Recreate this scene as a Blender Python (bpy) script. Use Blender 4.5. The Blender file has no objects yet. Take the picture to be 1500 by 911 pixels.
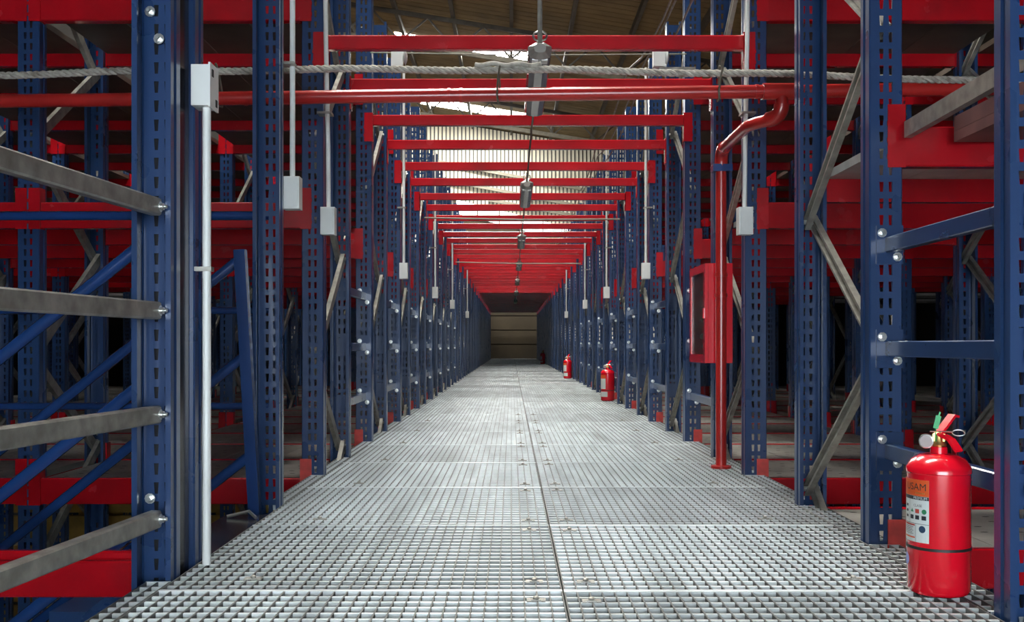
import bpy, math, random
from mathutils import Vector, Matrix
random.seed(7)
S = bpy.context.scene
COL = S.collection
PI = math.pi

# ------------------------------------------------------------------ camera, world, exposure
CAMH, F, VPX, VPY = 0.6, 1500.0, 749.0, 505.0
cam = bpy.data.cameras.new('camera'); camo = bpy.data.objects.new('camera', cam); COL.objects.link(camo)
camo.location = (0, 0, CAMH); camo.rotation_euler = (PI/2, 0, 0)
cam.sensor_width = 36; cam.lens = 36*F/1500.0
cam.shift_x = (750-VPX)/1500.0; cam.shift_y = (VPY-455.5)/1500.0
cam.clip_start = 0.05; cam.clip_end = 300
S.camera = camo
W = bpy.data.worlds.new('world'); S.world = W; W.use_nodes = True
bg = W.node_tree.nodes['Background']
bg.inputs['Color'].default_value = (0.82, 0.92, 1.0, 1); bg.inputs['Strength'].default_value = 13.0
SKYLIGHT = 66.0
S.view_settings.view_transform = 'Standard'; S.view_settings.look = 'None'
S.view_settings.gamma = 1; S.view_settings.use_curve_mapping = False
S.view_settings.exposure = 0.35

def P(u, v, Y):                       # picture point at depth Y -> metres in the place
    return Vector(((u-VPX)*Y/F, Y, CAMH+(VPY-v)*Y/F))

# ------------------------------------------------------------------ materials
def mat(name, col, rough=0.5, metal=0.0, var=0.0, scale=6.0, dirt=None, dirt_amt=0.0, dirt_scale=4.0, bump=0.0, bump_scale=40.0,
        rnd=0.0, coat=0.0, emit=None, estr=0.0, alpha=1.0, trans=0.0, stretch=(1,1,1), rvar=0.0):
    m = bpy.data.materials.new(name); m.use_nodes = True
    nt = m.node_tree; b = nt.nodes['Principled BSDF']; L = nt.links
    c4 = (*col, 1)
    b.inputs['Base Color'].default_value = c4
    b.inputs['Roughness'].default_value = rough; b.inputs['Metallic'].default_value = metal
    b.inputs['Coat Weight'].default_value = coat; b.inputs['Coat Roughness'].default_value = 0.12
    b.inputs['Transmission Weight'].default_value = trans; b.inputs['Alpha'].default_value = alpha
    if emit: b.inputs['Emission Color'].default_value = (*emit, 1); b.inputs['Emission Strength'].default_value = estr
    tc = nt.nodes.new('ShaderNodeTexCoord'); mp = nt.nodes.new('ShaderNodeMapping'); mp.inputs['Scale'].default_value = stretch
    oi = nt.nodes.new('ShaderNodeObjectInfo')
    ad = nt.nodes.new('ShaderNodeVectorMath'); ad.operation = 'ADD'
    sc = nt.nodes.new('ShaderNodeVectorMath'); sc.operation = 'SCALE'; sc.inputs['Scale'].default_value = 37.0
    cb = nt.nodes.new('ShaderNodeCombineXYZ')
    for k in 'XYZ': L.new(oi.outputs['Random'], cb.inputs[k])
    L.new(cb.outputs[0], sc.inputs[0]); L.new(tc.outputs['Object'], ad.inputs[0]); L.new(sc.outputs[0], ad.inputs[1]); L.new(ad.outputs[0], mp.inputs['Vector'])
    out = None
    def noise(s, det=5):
        n = nt.nodes.new('ShaderNodeTexNoise'); n.inputs['Scale'].default_value = s; n.inputs['Detail'].default_value = det
        L.new(mp.outputs[0], n.inputs['Vector']); return n
    if var or rnd:
        hs = nt.nodes.new('ShaderNodeHueSaturation'); hs.inputs['Color'].default_value = c4
        if var:
            n = noise(scale); mr = nt.nodes.new('ShaderNodeMapRange')
            mr.inputs[1].default_value = 0.3; mr.inputs[2].default_value = 0.7; mr.inputs[3].default_value = 1-var; mr.inputs[4].default_value = 1+var
            L.new(n.outputs['Fac'], mr.inputs[0]); val = mr.outputs[0]
        if rnd:
            m2 = nt.nodes.new('ShaderNodeMapRange'); m2.inputs[3].default_value = 1-rnd; m2.inputs[4].default_value = 1+rnd
            L.new(oi.outputs['Random'], m2.inputs[0])
            if var:
                mu = nt.nodes.new('ShaderNodeMath'); mu.operation = 'MULTIPLY'; L.new(val, mu.inputs[0]); L.new(m2.outputs[0], mu.inputs[1]); val = mu.outputs[0]
            else: val = m2.outputs[0]
        L.new(val, hs.inputs['Value']); out = hs.outputs[0]
    if dirt:
        n = noise(dirt_scale, 8); mr = nt.nodes.new('ShaderNodeMapRange')
        mr.inputs[1].default_value = 0.52; mr.inputs[2].default_value = 0.75; mr.inputs[4].default_value = dirt_amt
        L.new(n.outputs['Fac'], mr.inputs[0])
        mx = nt.nodes.new('ShaderNodeMix'); mx.data_type = 'RGBA'; L.new(mr.outputs[0], mx.inputs['Factor'])
        if out: L.new(out, mx.inputs['A'])
        else: mx.inputs['A'].default_value = c4
        mx.inputs['B'].default_value = (*dirt, 1); out = mx.outputs['Result']
    if out: L.new(out, b.inputs['Base Color'])
    if rvar:
        n = noise(scale*1.7); mr = nt.nodes.new('ShaderNodeMapRange'); mr.inputs[3].default_value = max(0.02, rough-rvar); mr.inputs[4].default_value = rough+rvar
        L.new(n.outputs['Fac'], mr.inputs[0]); L.new(mr.outputs[0], b.inputs['Roughness'])
    if bump:
        n = noise(bump_scale, 3); bp = nt.nodes.new('ShaderNodeBump'); bp.inputs['Strength'].default_value = bump; bp.inputs['Distance'].default_value = 0.01
        L.new(n.outputs['Fac'], bp.inputs['Height']); L.new(bp.outputs[0], b.inputs['Normal'])
    return m
M = {}
M['blue'] = mat('blue_paint', (0.016, 0.045, 0.130), 0.28, var=0.10, scale=3, coat=0.35, rvar=0.03)
M['tube'] = mat('blue_tube_paint', (0.010, 0.042, 0.16), 0.24, var=0.12, scale=5, coat=0.5)
M['red'] = mat('red_paint', (0.45, 0.004, 0.011), 0.24, var=0.18, scale=4, dirt=(0.22, 0.01, 0.015), dirt_amt=0.5, dirt_scale=6, coat=0.3, rvar=0.1)
M['pipe'] = mat('red_pipe_paint', (0.40, 0.018, 0.016), 0.28, var=0.15, scale=5, coat=0.35, dirt=(0.2, 0.015, 0.012), dirt_amt=0.4)
M['ext'] = mat('extinguisher_red', (0.70, 0.004, 0.018), 0.22, var=0.05, coat=0.6)
M['galv'] = mat('galvanised_steel', (0.34, 0.33, 0.295), 0.42, 0.55, var=0.28, scale=22, dirt=(0.16, 0.15, 0.125), dirt_amt=0.6, dirt_scale=12, rvar=0.12)
M['grate'] = mat('grating_steel', (0.78, 0.83, 0.84), 0.4, 0.25, var=0.20, scale=3.2, dirt=(0.27, 0.28, 0.275), dirt_amt=0.6, dirt_scale=1.6, rnd=0.2, stretch=(5, 0.6, 1))
M['bear'] = mat('shaded_bearing_steel', (0.15, 0.155, 0.15), 0.6, 0.2, var=0.2, scale=6, rnd=0.12)  # dark tone paints in the shade between the walkway bars
M['zinc'] = mat('zinc_bolt', (0.72, 0.74, 0.72), 0.28, 0.9)
M['deck'] = mat('grey_deck_steel', (0.36, 0.35, 0.32), 0.5, 0.3, var=0.2, scale=5, dirt=(0.1, 0.095, 0.08), dirt_amt=0.5, rnd=0.12)
M['deckb'] = mat('galvanised_deck', (0.42, 0.43, 0.42), 0.5, 0.4, var=0.2, scale=8, rnd=0.1)
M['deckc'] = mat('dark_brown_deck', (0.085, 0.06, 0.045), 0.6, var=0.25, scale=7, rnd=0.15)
M['black'] = mat('black_rubber', (0.012, 0.012, 0.012), 0.5)
M['slotdark'] = mat('perforation_dark', (0.02, 0.02, 0.02), 0.8)
M['plate'] = mat('dark_glossy_steel', (0.035, 0.035, 0.04), 0.18, 0.5, var=0.3, scale=6)
M['white'] = mat('white_plastic', (0.72, 0.74, 0.72), 0.4, var=0.06)
M['rope'] = mat('twisted_rope', (0.36, 0.335, 0.29), 0.8, var=0.35, scale=30, dirt=(0.12, 0.09, 0.06), dirt_amt=0.8, dirt_scale=25)
M['wire'] = mat('dark_tie_wire', (0.10, 0.085, 0.06), 0.6)
M['lamp'] = mat('grey_lamp_diffuser', (0.20, 0.20, 0.215), 0.25, var=0.1, coat=0.4)
M['lampcap'] = mat('lamp_end_cap', (0.24, 0.23, 0.21), 0.4)
M['socket'] = mat('tube_socket_white', (0.8, 0.82, 0.82), 0.4)
M['roof'] = mat('olive_roof_sheet', (0.25, 0.185, 0.085), 0.7, var=0.2, scale=1.5, dirt=(0.10, 0.08, 0.045), dirt_amt=0.6, dirt_scale=0.8)
M['truss'] = mat('dark_truss_steel', (0.085, 0.08, 0.07), 0.6, var=0.2)
M['chord'] = mat('pale_truss_chord', (0.22, 0.205, 0.16), 0.6, var=0.2)
M['brown'] = mat('brown_wall_boards', (0.05, 0.037, 0.02), 0.75, var=0.3, scale=0.9, dirt=(0.025, 0.02, 0.012), dirt_amt=0.5, dirt_scale=1.2, rnd=0.12)
M['wallside'] = mat('dim_side_wall', (0.035, 0.032, 0.028), 0.85, var=0.2, scale=1)
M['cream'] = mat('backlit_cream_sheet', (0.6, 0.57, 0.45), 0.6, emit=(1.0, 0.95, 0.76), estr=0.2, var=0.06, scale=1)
M['sky'] = mat('skylight_sheet', (0.8, 0.8, 0.78), 0.6, emit=(1.0, 0.97, 0.90), estr=SKYLIGHT)
M['win'] = mat('backlit_window_sheet', (0.8, 0.8, 0.8), 0.6, emit=(0.92, 0.98, 1.0), estr=1.5)
M['concrete'] = mat('ground_concrete', (0.13, 0.12, 0.105), 0.8, var=0.2, scale=1.2, bump=0.2)
M['yellow'] = mat('yellow_boards', (0.42, 0.26, 0.05), 0.6, var=0.3, scale=5, dirt=(0.12, 0.08, 0.03), dirt_amt=0.5)
M['glass'] = mat('cabinet_glass', (0.06, 0.055, 0.05), 0.06, alpha=0.5)
M['hose'] = mat('hose_canvas', (0.30, 0.29, 0.24), 0.8, var=0.2, scale=30)
M['brass'] = mat('brass', (0.62, 0.45, 0.16), 0.3, 0.9)
M['green'] = mat('green_seal', (0.0, 0.36, 0.10), 0.4)
M['paper'] = mat('label_paper', (0.62, 0.66, 0.65), 0.5)
M['orange'] = mat('label_orange', (0.66, 0.10, 0.02), 0.5)
M['ink'] = mat('label_ink', (0.02, 0.022, 0.03), 0.5)
M['inkred'] = mat('label_red', (0.45, 0.06, 0.04), 0.5)
M['inkgreen'] = mat('label_green', (0.03, 0.2, 0.09), 0.5)
M['inkblue'] = mat('label_blue', (0.02, 0.05, 0.10), 0.5)
M['sticker'] = mat('lilac_sticker', (0.32, 0.34, 0.72), 0.4, var=0.3, scale=60)
M['gauge'] = mat('gauge_face', (0.30, 0.25, 0.24), 0.35)
M['dullred'] = mat('dull_red_sheet', (0.17, 0.075, 0.07), 0.5, var=0.25, scale=8)
M['faded'] = mat('faded_red_connector', (0.60, 0.045, 0.035), 0.45, var=0.25, scale=20)

# ------------------------------------------------------------------ mesh builder
class MB:
    def __init__(s): s.v = []; s.f = []
    def box(s, x0, x1, y0, y1, z0, z1):
        n = len(s.v)
        s.v += [(x0,y0,z0),(x1,y0,z0),(x1,y1,z0),(x0,y1,z0),(x0,y0,z1),(x1,y0,z1),(x1,y1,z1),(x0,y1,z1)]
        s.f += [tuple(n+i for i in q) for q in ((0,3,2,1),(4,5,6,7),(0,1,5,4),(1,2,6,5),(2,3,7,6),(3,0,4,7))]
        return s
    def prism(s, prof, p0, p1, up=(0,0,1), cap=True):
        p0 = Vector(p0); p1 = Vector(p1); d = (p1-p0).normalized(); up = Vector(up)
        side = d.cross(up).normalized(); u2 = side.cross(d).normalized()
        n = len(s.v); k = len(prof)
        for p in (p0, p1):
            for a, b in prof: s.v.append(tuple(p+side*a+u2*b))
        for i in range(k):
            j = (i+1) % k; s.f.append((n+i, n+j, n+k+j, n+k+i))
        if cap: s.f.append(tuple(n+i for i in reversed(range(k)))); s.f.append(tuple(n+k+i for i in range(k)))
        return s
    def bar(s, p0, p1, w, h, up=(0,0,1), c=0.0):
        w /= 2; h /= 2
        pr = [(-w,-h),(w,-h),(w,h),(-w,h)] if not c else [(-w+c,-h),(w-c,-h),(w,-h+c),(w,h-c),(w-c,h),(-w+c,h),(-w,h-c),(-w,-h+c)]
        return s.prism(pr, p0, p1, up)
    def tube(s, path, r, n=10, cap=True):
        path = [Vector(p) for p in path]; base = len(s.v); k = len(path)
        t0 = (path[1]-path[0]).normalized(); ref = Vector((0,0,1)) if abs(t0.z) < 0.9 else Vector((1,0,0))
        a = t0.cross(ref).normalized()
        for i, p in enumerate(path):
            t = (path[min(i+1,k-1)]-path[max(i-1,0)]).normalized()
            a = (a - t*a.dot(t)).normalized(); b = t.cross(a)
            rr = r[i] if isinstance(r, (list, tuple)) else r
            for j in range(n):
                q = 2*PI*j/n; s.v.append(tuple(p+a*math.cos(q)*rr+b*math.sin(q)*rr))
        for i in range(k-1):
            for j in range(n):
                j2 = (j+1) % n; s.f.append((base+i*n+j, base+i*n+j2, base+(i+1)*n+j2, base+(i+1)*n+j))
        if cap: s.f.append(tuple(base+j for j in reversed(range(n)))); s.f.append(tuple(base+(k-1)*n+j for j in range(n)))
        return s
    def lathe(s, prof, n=28, c=(0,0,0), axis='z'):
        b0 = len(s.v); k = len(prof)
        for r, h in prof:
            for j in range(n):
                q = 2*PI*j/n; x, y = r*math.cos(q), r*math.sin(q)
                p = (x,y,h) if axis == 'z' else ((x,h,y) if axis == 'y' else (h,x,y))
                s.v.append((c[0]+p[0], c[1]+p[1], c[2]+p[2]))
        for i in range(k-1):
            for j in range(n):
                j2 = (j+1) % n; q = (b0+i*n+j, b0+i*n+j2, b0+(i+1)*n+j2, b0+(i+1)*n+j)
                s.f.append(q if axis != 'y' else q[::-1])
        e0 = tuple(b0+j for j in range(n)); e1 = tuple(b0+(k-1)*n+j for j in range(n))
        s.f.append(e0[::-1] if axis != 'y' else e0); s.f.append(e1 if axis != 'y' else e1[::-1])
        return s
    def mesh(s, name, m, smooth=False):
        me = bpy.data.meshes.new(name); me.from_pydata(s.v, [], s.f); me.materials.append(M[m]); me.update()
        if smooth:
            me.polygons.foreach_set('use_smooth', [True]*len(me.polygons)); me.set_sharp_from_angle(angle=math.radians(38))
        return me

def ob(name, me, parent=None, loc=(0,0,0), rot=(0,0,0)):
    o = bpy.data.objects.new(name, me); COL.objects.link(o); o.location = loc; o.rotation_euler = rot
    if parent: o.parent = parent
    return o
def empty(name, loc=(0,0,0), rot=(0,0,0)):
    o = ob(name, None, None, loc, rot); o.empty_display_size = 0.1; return o
def tag(o, label, cat, group=None, kind=None):
    o['label'] = label; o['category'] = cat
    if group: o['group'] = group
    if kind: o['kind'] = kind
    return o
def arc(p0, pc, p1, n=7):             # rounded corner path p0 -> p1 about the corner pc
    p0, pc, p1 = Vector(p0), Vector(pc), Vector(p1)
    return [p0*(1-t)**2+pc*2*t*(1-t)+p1*t*t for t in [i/(n-1) for i in range(n)]]
ORD = ('first second third fourth fifth sixth seventh eighth ninth tenth eleventh twelfth thirteenth fourteenth fifteenth sixteenth '
       'seventeenth eighteenth nineteenth twentieth twenty-first twenty-second twenty-third twenty-fourth twenty-fifth twenty-sixth '
       'twenty-seventh twenty-eighth twenty-ninth thirtieth').split()
def o_(i):
    if i < len(ORD): return ORD[i]
    t = {3: 'thirty', 4: 'forty', 5: 'fifty'}[(i+1)//10]; r = (i+1) % 10
    return (t[:-1]+'ieth') if r == 0 else t+'-'+ORD[r-1]

# ------------------------------------------------------------------ layout
STEP = 0.819
def row(i): return 3.08 + STEP*i      # even rows: posts facing us; odd rows: posts facing away
YB = 44.6
GZ = -2.6                             # warehouse ground
XL, XR = -0.916, 1.127                # post rows beside the walkway
BAY = 1.31
TOP = 2.84
SIDE = {-1: 'left', 1: 'right'}
def colx(s, b): return (XL if s < 0 else XR) + s*BAY*b
def bays(Y): return max(1, min(4, int((750*Y/F + 0.5 - 1.0)/BAY)+1))

# ------------------------------------------------------------------ setting
gnd = ob('floor', MB().box(-10, 10, -5, 52, GZ-0.2, GZ).mesh('ground_slab', 'concrete'))
tag(gnd, 'dim concrete warehouse ground far below the walkway', 'floor', kind='structure')
for s in (-1, 1):
    w = ob('wall_'+SIDE[s], MB().box(s*10, s*10.2, -5, 52, GZ, 14).mesh('side_wall', 'wallside'))
    tag(w, 'dim warehouse wall behind the racks on the %s' % SIDE[s], 'wall', kind='structure')

# roof: falls to the right
RZ, RS = 9.9, -0.16
def rz(x): return RZ + RS*x
ceil = empty('ceiling', (0, 0, RZ)); tag(ceil, 'olive brown sheet roof with dark trusses high above the walkway', 'ceiling', kind='structure')
SKY = [(y, y+1.2) for y in (4.0, 13.4, 22.9, 32.4, 40.8)]      # skylight strips, one each bay
SX0, SX1 = -3.7, 1.0
def slab(name, m, x0, x1, y0, y1, zo=0.0, th=0.05, rib=0.0):
    b = MB(); n = max(1, int((y1-y0)/0.35)) if rib else 1
    for i in range(n):
        ya = y0+(y1-y0)*i/n; yb = y0+(y1-y0)*(i+1)/n
        if rib: yb -= 0.03
        b.v += [(x0,ya,RS*x0+zo),(x1,ya,RS*x1+zo),(x1,yb,RS*x1+zo),(x0,yb,RS*x0+zo),(x0,ya,RS*x0+zo+th),(x1,ya,RS*x1+zo+th),(x1,yb,RS*x1+zo+th),(x0,yb,RS*x0+zo+th)]
        q = len(b.v)-8
        b.f += [tuple(q+k for k in f) for f in ((0,3,2,1),(4,5,6,7),(0,1,5,4),(1,2,6,5),(2,3,7,6),(3,0,4,7))]
    return ob(name, b.mesh(name, m), ceil)
slab('roof_sheet', 'roof', -10, 10, -5, 52, 0.06, 0.04)
edges = [-5.0]
for a, b in SKY:
    slab('roof_sheet', 'roof', -10, 10, edges[-1], a, 0.0, 0.04, rib=1); edges.append(b)
    slab('skylight_sheet', 'sky', SX0, SX1, a, b, -0.01, 0.03)
    slab('roof_sheet', 'roof', -10, SX0, a, b, 0.0, 0.04); slab('roof_sheet', 'roof', SX1, 10, a, b, 0.0, 0.04)
slab('roof_sheet', 'roof', -10, 10, edges[-1], 52, 0.0, 0.04, rib=1)
for k in range(11):
    x = -8.4+1.68*k
    ob('purlin', MB().bar((x, -5, RS*x-0.10), (x, 44.5, RS*x-0.10), 0.10, 0.2).mesh('purlin', 'truss'), ceil)
for y in (11, 20.2, 29.4, 38.6):
    t = ob('truss', MB().bar((-10, y, RS*-10-0.27), (10, y, RS*10-0.27), 0.09, 0.12).mesh('top_chord', 'truss'), ceil)
    ob('bottom_chord', MB().bar((-10, y, RS*-10-1.15), (10, y, RS*10-1.15), 0.12, 0.14).mesh('bottom_chord', 'chord'), t)
    for i in range(24):
        xa = -9.6+0.8*i; up = i % 2
        ob('web_member', MB().bar((xa, y, RS*xa-(0.3 if up else 1.1)), (xa+0.8, y, RS*(xa+0.8)-(1.1 if up else 0.3)), 0.05, 0.05).mesh('web', 'truss'), t)

wf = empty('wall_front', (0, -3.2, 0)); tag(wf, 'dim warehouse front wall behind the camera with an open doorway', 'wall', kind='structure')
for x0, x1, z0, z1 in ((-10, 10, GZ, -0.2), (-10, -1.7, -0.2, 1.85), (1.9, 10, -0.2, 1.85), (-10, 10, 1.85, 14)):
    ob('wall_panel', MB().box(x0, x1, -0.2, 0, z0, z1).mesh('front_wall', 'wallside'), wf)
wb = empty('wall_back', (0, YB, 0)); tag(wb, 'far end wall, brown boards below and pale corrugated sheet above', 'wall', kind='structure')
for k in range(9):
    ob('wall_board', MB().box(-10, 10, 0.0, 0.12, 0.02+0.62*k, 0.60+0.62*k).mesh('board', 'brown'), wb)
ob('wall_core', MB().box(-10, 10, 0.12, 0.25, GZ, 13).mesh('core', 'brown'), wb)
# pale sheet above a sloping line, bright strip along it
def quad_slab(name, m, pts, y0, y1):
    b = MB(); n = len(pts)
    b.v = [(x, y0, z) for x, z in pts]+[(x, y1, z) for x, z in pts]
    b.f = [tuple(range(n)), tuple(reversed(range(n, 2*n)))]+[(i, i+n, (i+1) % n+n, (i+1) % n) for i in range(n)]
    return ob(name, b.mesh(name, m), wb)
zl = lambda x: 6.05-0.25*x
quad_slab('pale_sheet', 'cream', [(-6, zl(-6)+0.3), (6.5, zl(6.5)+0.3), (6.5, rz(6.5)-0.05), (-6, rz(-6)-0.05)], 0.06, 0.11)
cr = MB()
for k in range(73):
    x = -5.9+0.17*k
    if abs(x) < 6.4: cr.box(x-0.028, x+0.028, 0.0, 0.06, zl(x)+0.3, rz(x)-0.06)
rb = ob('sheet_rib', cr.mesh('sheet_ribs', 'truss'), wb); rb['kind'] = 'stuff'
for k in range(6):
    x0, x1 = -2.4+0.95*k, -2.4+0.95*k+0.90
    quad_slab('window_strip', 'win', [(x0, zl(x0)-0.32), (x1, zl(x1)-0.32), (x1, zl(x1)+0.28), (x0, zl(x0)+0.28)], 0.05, 0.1)
for x0, z0, x1, z1 in ((-4.2, 8.75, 4.4, 7.1), (-3.6, 7.9, 4.6, 6.3), (-1.0, 6.9, 4.4, 5.9)):
    ob('rafter', MB().bar((x0, -0.12, z0), (x1, -0.12, z1), 0.12, 0.13).mesh('rafter', 'chord'), wb)

# ------------------------------------------------------------------ walkway
fl = empty('floor', (0, 0, 0)); fl.name = 'floor_walkway'
tag(fl, 'long walkway of galvanised grating panels running down the middle', 'walkway', kind='structure')
WX0, WXS, WX1 = -0.862, 0.126, 1.073
PL = 0.909
def grating(name, w, l, pitch=0.0305, cp=0.0505):
    b = MB(); n = max(1, round(w/pitch)); m = max(1, round(l/cp)); bb = MB()
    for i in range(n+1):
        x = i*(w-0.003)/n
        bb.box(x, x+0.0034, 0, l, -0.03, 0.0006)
    for j in range(m+1):
        y = j*(l-0.005)/m
        e = j in (0, m)
        b.box(0, w, y, y+0.009, -0.03 if e else -0.016, 0.0012 if e else -0.0012)
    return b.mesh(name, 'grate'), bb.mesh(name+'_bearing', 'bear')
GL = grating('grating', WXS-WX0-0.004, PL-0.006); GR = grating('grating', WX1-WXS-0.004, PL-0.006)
clip = MB().box(-0.022, 0.022, -0.006, 0.006, 0.0, 0.004).box(-0.022, -0.012, -0.014, 0.014, 0.0, 0.003).box(0.012, 0.022, -0.014, 0.014, 0.0, 0.003).lathe([(0.007, 0.003), (0.007, 0.009), (0.004, 0.011)], 8).mesh('clip', 'galv')
Y0 = 2.5-PL*2
for j in range(48):
    for k, (g, x0, wd) in enumerate(((GL, WX0, WXS-WX0), (GR, WXS, WX1-WXS))):
        dz = random.uniform(-0.002, 0.0015)
        p = ob('grating_panel', g[0], fl, (x0+0.002, Y0+PL*j, dz))
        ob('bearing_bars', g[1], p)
        if j < 9:
            for cx, cy in ((0.06 if k else wd-0.07, 0.09), (0.06 if k else wd-0.07, PL-0.1), (wd-0.2 if k else 0.2, 0.12)):
                ob('clip', clip, p, (cx, cy, 0.0))
ST = {}
def strip(s, ya, yb):
    l = round(yb-ya-0.008, 3); w = 0.062 if s < 0 else 0.09
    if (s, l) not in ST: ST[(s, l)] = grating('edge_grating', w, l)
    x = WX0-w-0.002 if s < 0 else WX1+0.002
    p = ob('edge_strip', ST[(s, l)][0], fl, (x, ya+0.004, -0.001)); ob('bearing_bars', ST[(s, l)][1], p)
strip(-1, Y0, 2.60); strip(1, Y0, 2.215); strip(1, 2.30, 3.08)
for i in range(0, 34):
    for s in (-1, 1):
        ya = row(i)+(0.08 if i % 2 == 0 else 0.002); yb = row(i+1)-(0.08 if i % 2 == 0 else 0.002)
        if s < 0 and i == 0: continue
        strip(s, ya, yb)
for x in (WX0+0.05, WXS, WX1-0.05):
    ob('support_beam', MB().box(x-0.035, x+0.035, Y0, YB, -0.17, -0.034).mesh('support', 'plate'), fl)
for j in range(0, 50, 2):
    y = Y0+PL*j
    if y < YB: ob('cross_support', MB().box(WX0+0.09, WX1-0.09, y-0.03, y+0.03, -0.15, -0.036).mesh('support', 'plate'), fl)

# ------------------------------------------------------------------ rack uprights
def upright_mesh(z0, z1, lip):
    b = MB(); p = 0.05; n = int((z1-z0)/p)
    xs_b = (-0.046, -0.0180, -0.0095, 0.0095, 0.0180, 0.046); xs_t = (-0.046, -0.0200, -0.0075, 0.0075, 0.0200, 0.046)
    lines = [(z0, xs_b)]
    for k in range(n):
        lines += [(z0+k*p+0.010, xs_b), (z0+k*p+0.040, xs_t)]
    lines.append((z1, xs_t))
    base = 0
    for z, xs in lines:
        b.v += [(x, 0.0, z) for x in xs]
    for i in range(len(lines)-1):
        hole = i % 2 == 1 and i < len(lines)-1
        for j in range(5):
            if hole and j in (1, 3): continue
            b.f.append((i*6+j, i*6+j+1, i*6+6+j+1, i*6+6+j))
    for s in (-1, 1):
        pr = [(0.046, 0), (0.05, 0.004), (0.05, 0.034), (0.0455, 0.040), (0.0455, 0.050), (0.05, 0.056), (0.05, 0.078), (lip, 0.078), (lip, 0.070)]
        q = len(b.v)
        for z in (z0, z1): b.v += [(s*x, y, z) for x, y in pr]
        k = len(pr)
        for i in range(k-1):
            f = (q+i, q+i+1, q+k+i+1, q+k+i); b.f.append(f if s > 0 else f[::-1])
    # row of small bolt holes down each side, as dark studs let into the groove
    return b
UP = upright_mesh(0.0, TOP-GZ, 0.0455).mesh('upright', 'blue'); UPR = upright_mesh(0.0, TOP-GZ, 0.036).mesh('upright', 'blue')
FOOT = MB().box(-0.075, 0.075, -0.03, 0.11, 0.0, 0.010).lathe([(0.012, 0.010), (0.012, 0.03), (0.006, 0.032)], 8, (-0.06, 0.04, 0)).lathe([(0.012, 0.010), (0.012, 0.03), (0.006, 0.032)], 8, (0.06, 0.04, 0)).mesh('foot_plate', 'blue')
CH = [(-0.024, -0.011), (0.024, -0.011), (0.024, 0.011), (0.015, 0.011), (0.015, -0.006), (-0.015, -0.006), (-0.015, 0.011), (-0.024, 0.011)]
def brace_mesh(dz):
    y0, y1 = 0.045, STEP-0.045
    d = Vector((0, y1-y0, dz)).normalized()
    return MB().prism(CH, (0, y0-0.015*d.y, -0.015*d.z), (0, y1+0.015*d.y, dz+0.015*d.z), up=(-1, 0, 0)).mesh('brace', 'galv')
BRU, BRD = brace_mesh(0.5), brace_mesh(-0.5)
BOLT = MB().lathe([(0.014, 0.0), (0.014, -0.003), (0.009, -0.003), (0.009, -0.010), (0.005, -0.011), (0.005, -0.018)], 10, axis='y').mesh('bolt', 'zinc', True)
STUD = MB().lathe([(0.009, -0.03), (0.009, 0.03)], 8, axis='x').mesh('node_bolt', 'zinc')
def frame(s, X, Y, label, group, nodes=True, low=True):
    e = empty('rack_upright', (X, Y, GZ)); tag(e, label, 'rack frame', group)
    u = ob('post', UP, e); ob('foot_plate', FOOT, e)
    u2 = ob('post', UPR, e, (0, STEP, 0), (0, 0, PI)); ob('foot_plate', FOOT, e, (0, STEP, 0), (0, 0, PI))
    fz = (-1.44, -0.44, 0.56, 1.56) if low else (-0.44, 0.56, 1.56)
    for z in fz:
        ob('brace', BRU, e, (0.012, 0, z-GZ)); ob('brace', BRD, e, (-0.012, 0, z+1.0-GZ))
        if nodes: ob('node_bolt', STUD, e, (0, STEP-0.055, z+0.5-GZ)); ob('node_bolt', STUD, e, (0, 0.055, z-GZ))
    return e
NP = 25
for s in (-1, 1):
    for k in range(NP):
        Y = row(2*k)
        if s < 0 and k == 0: continue
        n = k if s < 0 else k
        if s > 0 and k == 0: lab = 'blue slotted rack frame on the right walkway edge just behind the large extinguisher'
        else: lab = 'blue slotted rack upright along the %s walkway edge, %s pair of posts from the camera' % (SIDE[s], o_(k-1 if s < 0 else k))
        frame(s, colx(s, 0), Y, lab, 'rack frames along the walkway', nodes=k < 6, low=k < 4)
    for k in range(1, 10):
        Y = row(2*k)
        for b in range(1, bays(Y)+1):
            if b > 4 or (k > 6 and b > 3): continue
            frame(s, colx(s, b), Y, 'blue rack frame inside the %s racks, %s row back, %s post line out from walkway' % (SIDE[s], o_(k-1), o_(b)),
                  'rack frames inside the racks', nodes=False, low=k < 4)
# racks farther back, too small to show their pieces
fm = MB()
for yy, sg in ((0.0, 1), (STEP, -1)):
    fm.box(-0.05, 0.05, min(yy, yy+sg*0.078), max(yy, yy+sg*0.078), 0, TOP-GZ)
for z in (2.16, 3.16, 4.16):
    fm.prism(CH, (0, 0.08, z), (0, STEP-0.08, z+0.45), up=(-1, 0, 0)); fm.prism(CH, (0, 0.08, z+1.0), (0, STEP-0.08, z+0.55), up=(-1, 0, 0))
fmm = fm.mesh('far_upright', 'blue')
for s in (-1, 1):
    for k in range(10, 25):
        for b in (1, 2):
            o = ob('rack_upright', fmm, None, (colx(s, b), row(2*k), GZ)); tag(o, 'distant blue rack upright inside the %s racks, %s row back, %s post line out' % (SIDE[s], o_(k-1), o_(b)), 'rack frame', 'distant rack uprights')
    for k in range(8, 25):  # slabs added on the post tops to block skylight from the racks
        x0, x1 = sorted((colx(s, 0)+s*0.06, s*9.9))
        o = ob('rack_deck', MB().box(x0, x1, 0.004, 2*STEP-0.004, 0, 0.03).mesh('far_shade_deck', 'deckc'), None, (0, row(2*k)-0.10+0.10, 2.845)); tag(o, 'distant added shade slab over the %s racks, %s row back' % (SIDE[s], o_(k)), 'rack deck', 'distant shade decks')
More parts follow.
